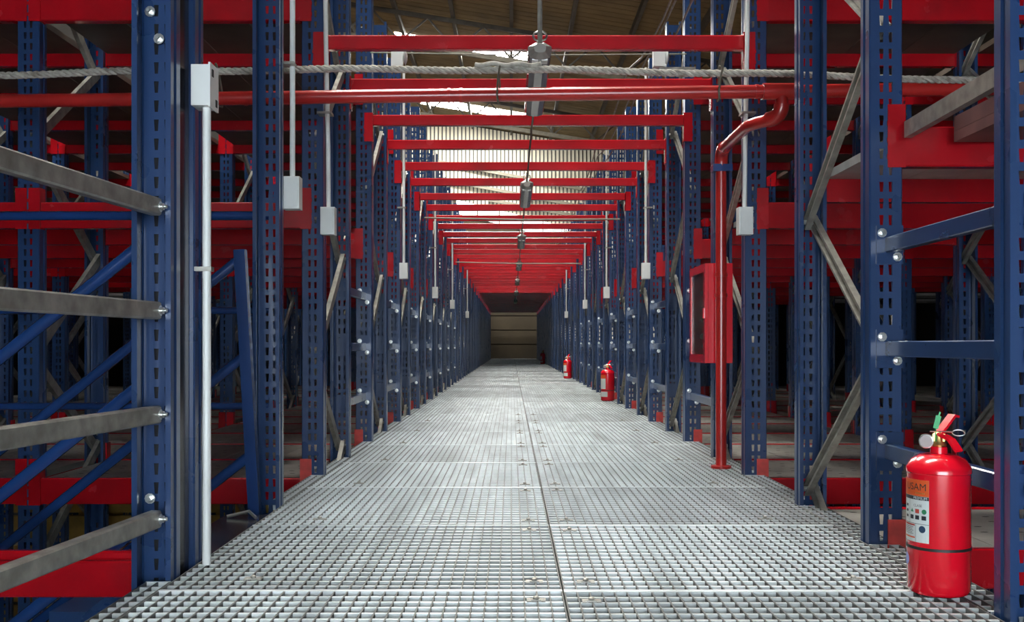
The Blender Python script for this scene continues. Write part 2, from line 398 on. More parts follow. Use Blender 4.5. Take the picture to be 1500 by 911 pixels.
# single posts close to the camera
def single(X, Y, rear, label, z1=None):
    e = empty('rack_post', (X, Y, GZ)); tag(e, label, 'rack post', 'single posts near the camera')
    r = PI if rear else 0
    ob('post', UPR if rear else UP, e, (0, 0, 0), (0, 0, r)); ob('foot_plate', FOOT, e, (0, 0, 0), (0, 0, r)); return e
e = single(XL, 2.682, True, 'blue post nearest the camera on the left, carrying four grey ties')
for (u, v) in ((220, 17), (233, 57), (220, 730)):
    p = P(u, v, 2.67); ob('bolt', BOLT, e, (p.x-XL, 0.0-0.012, p.z-GZ))
e2 = single(XL, 2.80, False, 'blue post back to back behind the nearest left post')
ob('joint_plate', MB().box(-0.03, 0.035, -0.112, -0.004, 2.0, 5.2).mesh('joint_plate', 'plate'), e2)
single(XL, row(1), True, 'blue post beside the top of the stair on the left')
e = single(1.131, 2.297, True, 'blue post cut by the right picture edge beside the large extinguisher')

# ------------------------------------------------------------------ rack beams
def beam_profile(h):                   # stepped box: low lip on the deck side
    c = 0.004
    return [(-0.0, 0.0+c), (c, 0), (0.048, 0), (0.048, h-0.03), (0.030, h-0.03), (0.030, h-c), (0.026, h), (c, h), (0, h-c)]
def beam_meshes(L, h):
    b = MB(); pr = beam_profile(h); n = len(pr)
    for x in (0, L): b.v += [(x, y, z) for y, z in pr]
    for i in range(n):
        j = (i+1) % n; b.f.append((i, n+i, n+j, j))
    b.f.append(tuple(range(n))); b.f.append(tuple(n+i for i in reversed(range(n))))
    return b.mesh('beam_body', 'red')
BL = BAY-0.1-0.016
LEV = {'lower': (-0.135, 0.12, 0.21, -0.0), 'middle': (1.137, 0.12, 0.185, 0.0), 'upper': (2.094, 0.10, 0.185, 0.0)}
BM = {k: beam_meshes(BL, v[1]) for k, v in LEV.items()}
CN = {k: MB().box(0, 0.053, -0.006, -0.0005, -0.004, v[2]).box(0.0468, 0.053, -0.006, 0.05, -0.004, v[2]).box(-0.003, 0.004, -0.009, -0.004, 0.02, 0.035).box(-0.003, 0.004, -0.009, -0.004, 0.07, 0.085).box(-0.003, 0.004, -0.009, -0.004, 0.12, 0.135).mesh('connector', 'faded' if k == 'lower' else 'red') for k, v in LEV.items()}
CNR = dict(CN); CNR['lower'] = CN['lower'].copy(); CNR['lower'].materials[0] = M['red']
def rbeam(s, i, b, lev, label):
    def cn(end): return (CN if b == 0 and end == -s else CNR)[lev]
    z, h, ph, _ = LEV[lev]
    xa, xb = sorted((colx(s, b)+s*0.058, colx(s, b+1)-s*0.058)); Y = row(i); rear = i % 2
    e = empty('rack_beam', ((xa+xb)/2, Y, z)); tag(e, label, 'rack beam', 'red rack beams', 'thing'); hl = (xb-xa)/2
    if not rear:
        ob('beam_body', BM[lev], e, (-hl, 0.001, 0))
        ob('connector', cn(-1), e, (-hl-0.054, -0.0005, 0)); c = ob('connector', cn(1), e, (hl+0.054, -0.0005, 0)); c.scale = (-1, 1, 1)
    else:
        ob('beam_body', BM[lev], e, (hl, -0.001, 0), (0, 0, PI))
        ob('connector', cn(1), e, (hl+0.054, 0.0005, 0), (0, 0, PI)); c = ob('connector', cn(-1), e, (-hl-0.054, 0.0005, 0), (0, 0, PI)); c.scale = (-1, 1, 1)
    return e
nb = 0
for s in (-1, 1):
    for i in range(0, 16):
        if s < 0 and i == 0: continue
        for b in range(0, bays(row(i))):
            if i > 9 and b > 1: continue
            if b > 2: continue
            for lev in LEV:
                if s < 0 and i == 1: continue
                nb += 1
                rbeam(s, i, b, lev, 'red %s-level rack beam %s of the walkway, %s bay out, %s post row back' % (lev, SIDE[s], o_(b), o_(i)))
# a beam crossing in front of the stair foot
p = beam_meshes(1.6, 0.10)
e = empty('rack_beam', (-1.0, 2.835, -0.10)); tag(e, 'short red stepped beam low on the left under the stair rails', 'rack beam', 'red rack beams', 'thing')
ob('beam_body', p, e, (-1.62, 0, 0))
ob('back_lip', MB().bar((-1.62, 0.068, 0.098), (-0.02, 0.068, 0.098), 0.03, 0.04, c=0.006).mesh('lip', 'red'), e)

# ------------------------------------------------------------------ decks on the racks
def plank_mesh(w, l, m, perf):
    b = MB().box(0.002, w-0.002, 0, l, -0.03, 0.0)
    me = b.mesh('plank', m)
    return me
PW = BL/4
PERF = {}
def perf_mesh(l):
    b = MB(); n = int(l/0.1)
    for i in range(n):
        for j in range(2):
            x = PW*(0.3+0.4*j)+(0.012 if i % 2 else -0.012); y = 0.05+i*0.1
            if y > l-0.03: continue
            q = len(b.v)
            for a in range(8): b.v.append((x+0.014*math.cos(a*PI/4), y+0.007*math.sin(a*PI/4), 0.0012))
            b.f.append(tuple(q+a for a in range(8)))
    return b.mesh('perforations', 'slotdark')
PM = {}
def deck(s, k, b, lev, gap=False):
    z, h, _, _ = LEV[lev]; ya = row(2*k)+0.05 if not gap else row(2*k+1)+0.004; yb = row(2*k+1)-0.05 if not gap else row(2*k+2)-0.004
    l = round(yb-ya, 3); m = {'lower': 'deck', 'middle': 'deckb', 'upper': 'deckc'}[lev]
    if (l, m) not in PM: PM[(l, m)] = plank_mesh(PW, l, m, 0); PERF[l] = perf_mesh(l)
    xa = min(colx(s, b)+s*0.058, colx(s, b+1)-s*0.058)
    e = empty('rack_deck', (xa+BL/2, (ya+yb)/2, z+h-0.004))
    what = {'lower': 'grey perforated steel', 'middle': 'pale galvanised', 'upper': 'dark brown'}[lev]
    tag(e, '%s %s deck, %s racks, %s bay out, %s %s back' % (what, lev, SIDE[s], o_(b), o_(k), 'gap' if gap else 'row'), 'rack deck', 'decks on the racks')
    for q in range(4):
        pl = ob('plank', PM[(l, m)], e, (-BL/2+PW*q, ya-(ya+yb)/2, 0))
        if lev == 'lower' and k < 5: pf = ob('perforations', PERF[l], pl); pf['kind'] = 'stuff'
for s in (-1, 1):
    for k in range(0 if s > 0 else 1, 8):
        for b in range(min(4, bays(row(2*k+1)))):
            for lev in LEV:
                if k == 0 and lev == 'upper': continue
                deck(s, k, b, lev)
                if k >= 1 and lev != 'middle' and k < 7: deck(s, k, b, lev, True)  # upper gap decks are added to stop skylight reaching into the racks

for s in (-1, 1):                     # unseen top slabs added to keep skylight off the racks and side walls
    x0, x1 = sorted((colx(s, 0)+s*0.06, s*9.9))
    o = ob('rack_deck', MB().box(x0, x1, 0, row(2)-0.06+2.4, 0, 0.03).mesh('near_shade_deck', 'deckc'), None, (0, -2.4, 2.845)); tag(o, 'added shade slab above the nearest %s posts, over the picture edge' % SIDE[s], 'rack deck', 'near shade decks')
    x0, x1 = sorted((colx(s, 4)+s*0.1, s*9.9))
    o = ob('rack_deck', MB().box(x0, x1, 0, row(16)-row(2)-0.1, 0, 0.03).mesh('outer_shade_deck', 'deckc'), None, (0, row(2)+0.02, 2.845)); tag(o, 'added shade slab over the outermost %s racks beside the wall' % SIDE[s], 'rack deck', 'outer shade decks')

# ------------------------------------------------------------------ red beams across the walkway
AZ0, AH = 1.962, 0.066
xa, xb = XL+0.058, XR-0.058
AL = xb-xa
ab = MB().bar((0, 0.022, AH/2), (AL, 0.022, AH/2), 0.044, AH, c=0.005).mesh('beam_body', 'red')
ac = MB().box(0, 0.053, -0.006, -0.0005, -0.10, AH+0.012).box(0.0468, 0.053, -0.006, 0.05, -0.10, AH+0.012).box(-0.003, 0.004, -0.009, -0.004, -0.07, -0.055).box(-0.003, 0.004, -0.009, -0.004, -0.02, -0.005).mesh('connector', 'red')
for i in range(2, 50):
    Y = row(i); e = empty('cross_beam', ((xa+xb)/2, Y, AZ0))
    tag(e, 'thin red beam spanning overhead across the walkway, %s from the camera' % o_(i-2), 'cross beam', 'red beams over the walkway', 'thing')
    if i % 2 == 0:
        ob('beam_body', ab, e, (-AL/2, 0.001, 0)); ob('connector', ac, e, (-AL/2-0.054, -0.0005, 0)); c = ob('connector', ac, e, (AL/2+0.054, -0.0005, 0)); c.scale = (-1, 1, 1)
    else:
        ob('beam_body', ab, e, (AL/2, -0.001, 0), (0, 0, PI)); ob('connector', ac, e, (AL/2+0.054, 0.0005, 0), (0, 0, PI)); c = ob('connector', ac, e, (-AL/2-0.054, 0.0005, 0), (0, 0, PI)); c.scale = (-1, 1, 1)

# boards added over the far walkway to darken it, gaps leaving glints
cvm = MB().box(-AL/2+0.005, AL/2-0.005, 0.0, STEP/3-0.006, 0.0, 0.025).mesh('shade_board', 'deckc')
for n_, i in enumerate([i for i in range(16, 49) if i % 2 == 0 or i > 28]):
    e = empty('aisle_shade_cover', ((xa+xb)/2, row(i), AZ0+AH+0.001)); tag(e, 'added dark shade boards above the far walkway beams, %s one from the camera' % o_(n_), 'cover', 'shade covers over the far walkway')
    for q in range(3 if i > 28 else 2): ob('shade_board', cvm, e, (0, 0.004+q*STEP/3, 0))

# ------------------------------------------------------------------ blue spacer bars between frames
SPL = STEP
spm = MB().bar((0, 0.012, 0), (0, SPL-0.006, 0), 0.03, 0.046, c=0.003).mesh('spacer_bar', 'blue')
spm2 = MB().bar((0, 0.048, 0), (0, SPL-0.006, 0), 0.03, 0.046, c=0.003).mesh('spacer_bar', 'blue')
spp = MB().box(-0.04, 0.04, -0.006, -0.001, -0.058, 0.058).mesh('end_plate', 'blue')
def spacer(s, i, z, label, X=None, near=False):
    X = (colx(s, 0) if X is None else X); Y = row(i)
    e = empty('spacer_bar', (X, Y, z)); tag(e, label, 'spacer bar', 'blue bolted spacer bars')
    ob('bar', spm2 if near else spm, e); ob('end_plate', MBP1, e, (0, 0.04 if near else 0, 0))
    pl = ob('end_plate', spp, e, (0, SPL, 0)); ob('bolt', BOLT, pl, (-0.024, -0.006, 0.036)); ob('bolt', BOLT, pl, (0.022, -0.006, -0.036))
MBP1 = MB().box(-0.035, 0.035, 0.001, 0.006, -0.05, 0.05).mesh('end_plate', 'blue')
for s in (-1, 1):
    for i in (-1, 3, 5, 7, 9, 11, 13, 15):
        if s < 0 and i == -1: continue
        for nm, z in (('upper', 0.90), ('middle', 0.588), ('lower', 0.28)):
            if i == -1:
                lab = '%s blue bolted spacer bar from the post beside the large extinguisher' % nm
            else: lab = '%s blue bolted spacer bar on the %s walkway edge, %s gap between frames' % (nm, SIDE[s], o_((i-3)//2))
            spacer(s, i, z, lab, X=1.137 if i == -1 else None, near=i == -1)

# ------------------------------------------------------------------ grey ties on the near left post
for n, (v0, nm) in enumerate(((303, 'topmost'), (455, 'second from top'), (607, 'third from top'), (760, 'lowest'))):
    a = P(228, v0, 2.59); d = Vector((-139/F, -1, 0)); b = a+d*1.35
    e = empty('rack_tie', a); tag(e, 'grey galvanised tie reaching from the nearest left post, %s of four' % nm, 'rack tie', 'grey ties at the left')
    pr = [(-0.02, -0.021), (0.02, -0.021), (0.02, -0.016), (-0.014, -0.016), (-0.014, 0.016), (0.02, 0.016), (0.02, 0.021), (-0.02, 0.021)]
    ob('channel', MB().bar((0, 0, 0), b-a, 0.03, 0.044, c=0.004).mesh('channel', 'galv'), e)
    ob('bolt', BOLT, e, (0.012, -0.004, 0.0), (0, 0, PI/2))
# extra post that carries the far ends of the ties, out of the picture to the left
single(-1.085, 1.24, True, 'blue post left of the picture carrying the near ends of the grey ties')
# grey tie running along the middle deck on the right
a = P(1330, 190, 3.04); e = empty('rack_tie', a); tag(e, 'grey galvanised tie above the red beam end at the right', 'rack tie', 'grey ties at the right')
ob('channel', MB().prism(CH, (0, 0, 0), (0.0, -0.78, 0.012), up=(1, 0, 0)).mesh('channel', 'galv'), e)
e = empty('shelf_panel', (1.78, 2.70, 1.20)); tag(e, 'dull red shelf panel above the beam beside the nearest right post', 'shelf panel')
ob('sheet', MB().box(-0.47, 0.6, -0.33, 0.33, 0.0, 0.03).mesh('sheet', 'dullred'), e)
ob('edge_fold', MB().box(-0.47, -0.455, -0.33, 0.33, 0.031, 0.075).mesh('fold', 'dullred'), e)

# ------------------------------------------------------------------ stair on the left
def rail_set(Y, heights, X0, label, zt):
    e = empty('stair_railing', (X0, Y, 0.0)); tag(e, label, 'railing', 'stair railings')
    ob('newel_post', MB().prism([(-0.02, -0.02), (0.02, -0.02), (0.02, 0.02), (-0.02, 0.02)], (0.03, 0, -0.12), (-0.03, 0, zt), up=(0, 1, 0)).mesh('newel', 'tube'), e)
    for z in heights:
        ob('rail', MB().tube([(0.03-0.06*(z+0.12)/(zt+0.12), 0, z+0.03), (-3.0, 0, z-2.96*0.79)], 0.019, 12).mesh('rail', 'tube', True), e)
    return e
rail_set(3.72, (0.885, 0.535, 0.175), -0.955, 'blue stair railing with leaning newel post, farther of the two', 0.945)
rail_set(2.97, (0.875, 0.487, 0.097), -1.03, 'blue stair railing passing behind the nearest left post', 1.03)
e = empty('guard_rail', (-1.05, 4.22, 0)); tag(e, 'blue guard rail of three level tubes behind the stair', 'railing')
for v, r in ((316, 0.019), (455, 0.015), (595, 0.015)):
    z = P(0, v, 4.22).z; ob('rail', MB().tube([(0.06, 0, z), (-3.0, 0, z)], r, 12).mesh('rail', 'tube', True), e)
ob('rail_post', MB().tube([(-2.6, 0, -0.1), (-2.6, 0, 1.14)], 0.018, 10).mesh('rail_post', 'tube', True), e)
st = empty('stair', (-1.0, 3.33, 0)); tag(st, 'blue steel stair going down to the left from the walkway', 'stair')
for y in (-0.36, 0.36):
    ob('stringer', MB().prism([(-0.01, -0.09), (0.01, -0.09), (0.01, 0.09), (-0.01, 0.09)], (-0.03, y, -0.13), (-3.1, y, -0.13-3.07*0.79)).mesh('stringer', 'blue'), st)
tm = MB().box(-0.13, 0.13, -0.34, 0.34, -0.02, 0.02).mesh('tread', 'blue')
for k in range(12):
    x = -0.22-0.24*k; ob('tread', tm, st, (x, 0, -0.20-0.19*k))
lp = empty('landing_plate', (-0.95, 3.35, -0.01)); tag(lp, 'dark glossy landing plate between the walkway and the stair', 'landing plate')
ob('plate', MB().box(-0.075, 0.085, -0.35, 0.33, -0.012, 0.0).box(-0.075, -0.067, -0.35, 0.33, -0.12, -0.012).mesh('plate', 'plate'), lp)
ob('hook', MB().tube([(-0.05, 0.25, 0.0065), (0.02, 0.28, 0.02), (0.06, 0.22, 0.0065)], 0.006, 6).mesh('hook', 'zinc', True), lp)

# yellow boards low in the racks
for n, Yb in enumerate((9.3, 14.0)):
    e = empty('board_stack', (-3.4, Yb, GZ)); tag(e, 'yellow boards seen low under the left racks, %s' % ('nearer row' if n == 0 else 'farther row'), 'boards', 'yellow boards')
    for k in range(8):
        ob('board', MB().box(-2.6, 2.0, -0.02, 0.02, 0.06+0.27*k, 0.30+0.27*k).mesh('board', 'yellow'), e)
    for x in (-2.0, 0.0, 1.6): ob('batten', MB().box(x-0.05, x+0.05, 0.021, 0.09, 0.0, 2.2).mesh('batten', 'yellow'), e)

# ------------------------------------------------------------------ sprinkler pipe, rope, riser
PY = 4.26
def pz(x): return 1.622+0.0125*x+0.018
e = empty('sprinkler_pipe', (0, PY, 1.64)); tag(e, 'red water pipe crossing overhead with a branch dropping to the right', 'pipe')
ob('main_pipe', MB().tube([(x, 0, pz(x)-1.64) for x in (-4, -1.5, 0, 1.1, 4)], 0.028, 16).mesh('main', 'pipe', True), e)
for x in (-0.26, -0.21, 1.02, 1.2): ob('weld_ring', MB().tube([(x-0.006, 0, pz(x)-1.64), (x+0.006, 0, pz(x)-1.64)], 0.0305, 16).mesh('ring', 'pipe', True), e)
ob('tee', MB().tube([(1.045, 0, pz(1.1)-1.64), (1.195, 0, pz(1.1)-1.64)], 0.034, 16).mesh('tee', 'pipe', True), e)
zb = 1.545-1.64; XP = 1.020; YR = 4.98-PY
path = [(1.125, 0, 0.01)]+arc((1.125, 0, -0.055), (1.125, 0.0, zb), (1.085, 0.035, zb))+arc((1.07, 0.07, zb), (XP, 0.13, zb), (XP, 0.20, zb))+arc((XP, YR-0.07, zb), (XP, YR, zb), (XP, YR, zb-0.07))+[(XP, YR, -1.64+0.004)]
ob('branch_pipe', MB().tube(path, 0.026, 16).mesh('branch', 'pipe', True), e)
ob('elbow', MB().tube(arc((1.125, 0, -0.04), (1.125, 0.0, zb), (1.078, 0.045, zb)), 0.032, 16).mesh('elbow', 'pipe', True), e)
ob('elbow', MB().tube(arc((XP, YR-0.08, zb), (XP, YR, zb), (XP, YR, zb-0.08)), 0.032, 16).mesh('elbow', 'pipe', True), e)
for z in (0.94, 0.84): ob('collar', MB().tube([(XP, YR, z-1.64-0.008), (XP, YR, z-1.64+0.008)], 0.031, 16).mesh('collar', 'pipe', True), e)
ob('pipe_clamp', MB().box(XP-0.045, XP+0.05, YR-0.032, YR+0.032, 1.44-1.64, 1.475-1.64).mesh('clamp', 'tube'), e)
ob('floor_flange', MB().lathe([(0.05, 0), (0.05, 0.012), (0.03, 0.014)], 16, (XP, YR, -1.64+0.001)).mesh('flange', 'pipe', True), e)
def rope_z(x):
    return 1.734-0.0075*(x-0.0)**2*1.1-0.008*x
e = empty('rope', (0, PY-0.035, 1.7)); tag(e, 'thick twisted pale rope tied above the red pipe across the picture', 'rope')
for k in range(3):
    pts = []
    for i in range(700):
        x = -3.6+7.2*i/699; q = 2*PI*x/0.085+2*PI*k/3
        pts.append((x, 0.0075*math.cos(q), rope_z(x)-1.7+0.0075*math.sin(q)+0.004*math.sin(x*7.0)))
    ob('strand', MB().tube(pts, 0.0088, 7).mesh('strand', 'rope', True), e)
pts = [(x, -0.012+0.004*math.cos(60*x), rope_z(x)-1.7+0.019+0.004*math.sin(60*x)) for x in [-0.15+0.013*i for i in range(22)]]
ob('splice', MB().tube(pts, 0.010, 8).mesh('splice', 'rope', True), e)
for x in (-1.22, -0.055, 0.86):
    z0 = rope_z(x)-1.7+0.02; z1 = pz(x)-1.7-0.037
    ob('tie_wire', MB().tube([(x+0.01, -0.02, z0), (x, -0.016, (z0+z1)/2+0.02), (x-0.004, -0.004, z1+0.03), (x, 0.005, z1), (x+0.006, 0.070, z1+0.008), (x+0.008, 0.075, z1+0.06), (x+0.004, 0.03, z0-0.02), (x, 0.0, z0+0.01)], 0.0045, 6).mesh('tie', 'wire', True), e)

# fire hose cabinet
hc = empty('hose_cabinet', (1.025, 5.235, 0.51)); tag(hc, 'red fire hose cabinet with glass door behind the red riser pipe', 'hose cabinet')
x0, x1, y0, y1, H = -0.06, 0.06, -0.215, 0.215, 0.49
ob('case', MB().box(x0, x1, y0, y0+0.006, 0, H).box(x0, x1, y1-0.006, y1, 0, H).box(x0, x1, y0+0.006, y1-0.006, 0, 0.006).box(x0, x1, y0+0.006, y1-0.006, H-0.006, H).box(x1-0.005, x1, y0+0.006, y1-0.006, 0.006, H-0.006).mesh('case', 'ext'), hc)
d = ob('door', MB().box(x0-0.016, x0-0.001, y0, y0+0.04, 0, H).box(x0-0.016, x0-0.001, y1-0.04, y1, 0, H).box(x0-0.016, x0-0.001, y0+0.04, y1-0.04, 0, 0.04).box(x0-0.016, x0-0.001, y0+0.04, y1-0.04, H-0.04, H).mesh('door', 'ext'), hc)
ob('pane', MB().box(x0-0.010, x0-0.006, y0+0.041, y1-0.041, 0.041, H-0.041).mesh('pane', 'glass'), d)
ob('latch', MB().box(x0-0.024, x0-0.016, y0+0.012, y0+0.03, 0.22, 0.27).mesh('latch', 'ext'), d)
hz = [(0.0+0.02*math.sin(i*0.9), -0.14+0.28*(0.5+0.5*math.sin(i*0.55)), 0.03+0.004*i) for i in range(90)]
ob('hose', MB().tube(hz, 0.017, 7).mesh('hose', 'hose', True), hc)
ob('port', MB().lathe([(0.02, -0.004), (0.02, 0.0)], 14, (0.0, y0-0.0, 0.36), 'y').mesh('port', 'black'), hc)

# ------------------------------------------------------------------ conduits, boxes
def conduit(path, r=0.0105): return MB().tube(path, r, 10).mesh('conduit', 'white', True)
boxm = MB().box(-0.032, 0.032, -0.03, 0.03, -0.062, 0.062).box(-0.027, 0.027, -0.036, -0.030, -0.056, 0.056).mesh('socket_box', 'white')
e = empty('conduit_riser', (-0.83, 2.79, 0.0)); tag(e, 'pale conduit standing on the walkway by the nearest left post, topped by a box', 'conduit')
ob('conduit', conduit([(0, 0, 0.001), (0, 0, 1.25)], 0.0115), e)
bx = ob('junction_box', MB().box(-0.032, 0.016, -0.035, 0.035, 1.245, 1.355).box(0.016, 0.021, -0.04, 0.04, 1.24, 1.36).mesh('box', 'white'), e)
ob('entry_slot', MB().box(0.0212, 0.0225, -0.025, -0.01, 1.325, 1.345).box(0.0212, 0.0225, 0.01, 0.025, 1.25, 1.27).mesh('slots', 'slotdark'), bx)
ob('pipe_strap', MB().box(-0.03, 0.016, -0.014, 0.014, 0.80, 0.812).mesh('strap', 'galv'), e)
def drop(X, Y, zb, label, bend=0.0, dy=0.0495, grp='conduit drops with socket boxes'):
    e = empty('conduit_drop', (X, Y, zb)); tag(e, label, 'conduit', grp)
    ob('socket_box', boxm, e, (0, 0, 0.062))
    top = 2.75-zb
    ob('conduit', conduit([(0, 0, 0.124), (bend*0.1, 0, 0.4), (bend*0.6, 0, 0.9), (bend, 0, top)]), e)
    sx = 1 if X > 0 else -1
    ob('pipe_strap', MB().box(min(-0.014, sx*0.05), max(0.014, sx*0.05), min(-0.013, dy), max(0.013, dy), 0.55, 0.56).mesh('strap', 'galv'), e)
drop(-0.842, 3.94, 1.12, 'white conduit dropping to a socket box beside the stair-top post', dy=-0.0405)
drop(-0.832, 4.66, 1.10, 'white conduit slanting down to a socket box on the first left rack frame', -0.02, dy=0.0575)
drop(1.062, 4.66, 1.10, 'white conduit dropping to a socket box above the hose cabinet', 0.02, dy=0.0575)
for n, (y1, y2) in enumerate(((7.944, 7.944), (11.22, 11.22), (14.496, 14.496), (19.41-0.0, 19.41))):
    drop(-0.834, y1, 1.11, 'white conduit with socket box along the left rack posts, %s beyond the stair' % o_(n+1))
    drop(1.043, y2, 1.11, 'white conduit with socket box along the right rack posts, %s beyond the hose cabinet' % o_(n))
for s, u in ((-1, 582), (1, 965)):
    c = P(u, 84, 6.2); e = empty('emergency_light', (c.x, c.y, c.z)); tag(e, 'white emergency light box up high by the %s rack posts' % SIDE[s], 'emergency light', 'emergency light boxes')
    ob('case', MB().box(-0.035, 0.035, -0.03, 0.03, -0.06, 0.06).mesh('case', 'white'), e)
    ob('lens', MB().lathe([(0.02, 0), (0.05, 0.012), (0.02, 0.024)], 12, (0.036, 0, 0), 'x').mesh('lens', 'socket', True), e)
    ob('bracket', MB().box(min(0, s*0.22), max(0, s*0.22), -0.012, 0.012, -0.075, -0.061).mesh('bracket', 'galv'), e)
# thin level cables across the aisle
for nm, v, Y in (('nearest', 77, 6.25), ('middle', 319, 10.1), ('farthest', 384, 15.8)):
    a, b = P(560, v, Y), P(990, v+2, Y); a.x = -0.86; b.x = 1.07
    o = ob('cross_cable', MB().tube([a-a, (b-a)*0.5-Vector((0, 0, 0.012)), b-a], 0.004 if v == 77 else 0.008, 8).mesh('cable', 'chord', True), None, a)
    tag(o, 'thin pale cable strung across the aisle, %s of three' % nm, 'cable', 'cables across the aisle')
# pale cables running back along the tops of the right posts
for n, (x, z, sag) in enumerate(((0.99, 2.72, 0.05), (1.00, 2.60, 0.09), (0.95, 2.80, 0.12))):
    pts = []
    for k in range(9):
        ya = 4.9+k*3.3
        for q in range(6): pts.append((x+0.02*math.sin(k*2.1+n), ya+3.3*q/6, z-sag*math.sin(PI*q/6)))
    o = ob('top_cable', MB().tube([Vector(p)-Vector(pts[0]) for p in pts], 0.0075, 6).mesh('cable', 'galv', True), None, pts[0])
    tag(o, 'pale cable sagging along the right post tops, %s of three' % ('lowest' if n == 1 else 'middle' if n == 0 else 'highest'), 'cable', 'cables along the right post tops')

# ------------------------------------------------------------------ hanging lamps
LMP = [(4.44, 1.22), (8.2, 1.22), (12.2, 1.22), (16.2, 1.22), (20.5, 1.22), (25.0, 1.22), (30.0, 1.22)]
pr = [(-0.052, 0.0), (-0.044, -0.026), (-0.018, -0.034), (0.018, -0.034), (0.044, -0.026), (0.052, 0.0), (0.052, 0.022), (0.02, 0.04), (-0.02, 0.04), (-0.052, 0.022)]
lb = MB().prism(pr[::-1], (0, 0.05, 0), (0, 1.17, 0)).mesh('diffuser', 'lamp')
lc = MB()
for a, b, k0, k1 in ((0.0, 0.05, 0.5, 0.99), (1.17, 1.22, 0.99, 0.5)):
    q = len(lc.v); n = len(pr)
    for y, k in ((a, k0), (b, k1)): lc.v += [(x*k, y, z*k) for x, z in pr]
    lc.f += [(q+i, q+(i+1) % n, q+n+(i+1) % n, q+n+i) for i in range(n)]+[tuple(q+i for i in range(n)), tuple(q+n+i for i in reversed(range(n)))]
lcm = lc.mesh('end_caps', 'lampcap')
sk = MB().box(-0.034, -0.008, 0.055, 0.12, -0.0365, -0.02).box(0.008, 0.034, 0.055, 0.12, -0.0365, -0.02).mesh('tube_socket', 'socket')
for n, (y, L) in enumerate(LMP):
    X = 0.125; e = empty('ceiling_lamp', (X, y, 1.885)); tag(e, 'grey unlit tube lamp hanging over the walkway centre, %s from the camera' % o_(n), 'lamp', 'tube lamps over the walkway')
    ob('diffuser', lb, e); ob('end_cap', lcm, e); ob('tube_socket', sk, e)
    ob('hanger', MB().tube([(0.0, 0.03, 0.03), (0.0, 0.03, 0.10 if n else 1.6)], 0.011 if n == 0 else 0.008, 8).tube([(0, 1.19, 0.03), (0, 1.19, 0.09)], 0.006, 8).mesh('hanger', 'galv', True), e)
    ob('hook', MB().tube([(0.03*math.cos(q), 0.03, 0.062+0.022*math.sin(q)) for q in [k*PI/5 for k in range(11)]], 0.005, 6).mesh('hook', 'zinc', True), e)
    if n < 6: ob('supply_cable', MB().tube([(0, 1.2, 0.02), (0, 1.9, 0.045), (0.0, LMP[n+1][0]-y-0.02, 0.02)], 0.006, 6).mesh('supply', 'wire', True), e)

# ------------------------------------------------------------------ extinguishers
R = 0.0725
body = MB().lathe([(0.060, 0.0), (R-0.003, 0.006), (R, 0.014), (R, 0.29), (R+0.0022, 0.292), (R+0.0022, 0.302), (R-0.001, 0.308), (R-0.010, 0.322), (R-0.028, 0.333), (0.024, 0.337)], 48).mesh('cylinder', 'ext', True)
neck = MB().lathe([(0.020, 0.334), (0.020, 0.352), (0.016, 0.354)], 20).mesh('neck', 'ext', True)
valve = MB().lathe([(0.016, 0.352), (0.018, 0.358), (0.013, 0.366), (0.012, 0.384), (0.008, 0.388)], 14).box(-0.014, 0.014, -0.009, 0.009, 0.366, 0.384).mesh('valve', 'brass', True)
band = MB().lathe([(R+0.0004, 0.110), (R+0.0014, 0.1105), (R+0.0014, 0.1165), (R+0.0004, 0.117)], 48).mesh('band', 'black', True)
lev1 = MB().prism([(-0.012, -0.003), (0.012, -0.003), (0.012, 0.003), (-0.012, 0.003)], (0.0, 0, 0.384), (0.020, 0, 0.405)).prism([(-0.012, -0.003), (0.012, -0.003), (0.012, 0.003), (-0.012, 0.003)], (0.019, 0, 0.404), (0.042, 0, 0.428)).prism([(-0.011, -0.003), (0.011, -0.003), (0.011, 0.003), (-0.011, 0.003)], (0.041, 0, 0.427), (0.054, 0, 0.424)).mesh('lever', 'ext')
lev2 = MB().prism([(-0.012, -0.003), (0.012, -0.003), (0.012, 0.003), (-0.012, 0.003)], (0.004, 0, 0.384), (0.036, 0, 0.372)).prism([(-0.012, -0.003), (0.012, -0.003), (0.012, 0.003), (-0.012, 0.003)], (0.035, 0, 0.373), (0.058, 0, 0.346)).mesh('handle', 'ext')
gauge = MB().lathe([(0.010, 0.006), (0.017, 0.004), (0.0175, -0.012), (0.015, -0.0135)], 18, (-0.028, -0.006, 0.366), 'y').mesh('gauge', 'zinc', True)
gface = MB().lathe([(0.0145, -0.0138), (0.0145, -0.0142)], 18, (-0.028, -0.006, 0.366), 'y').mesh('gauge_face', 'gauge')
pin = MB().tube([(-0.02, -0.013, 0.390), (0.03, -0.013, 0.390)], 0.0018, 6).tube([(0.044+0.014*math.cos(k*PI/7), -0.013+0.003*math.sin(k*PI/7), 0.388+0.007*math.sin(k*PI/7)) for k in range(15)], 0.0014, 6).mesh('pin', 'zinc', True)
seal = MB().prism([(-0.006, -0.0008), (0.006, -0.0008), (0.006, 0.0008), (-0.006, 0.0008)], (-0.007, -0.0135, 0.397), (0.000, -0.0135, 0.428), up=(0, 1, 0)).tube([(-0.006, -0.0135, 0.366), (-0.007, -0.0135, 0.398)], 0.0012, 6).prism([(-0.002, -0.0008), (0.002, -0.0008), (0.002, 0.0008), (-0.002, 0.0008)], (0.0, -0.0135, 0.427), (0.0035, -0.0135, 0.437), up=(0, 1, 0)).mesh('seal', 'green')
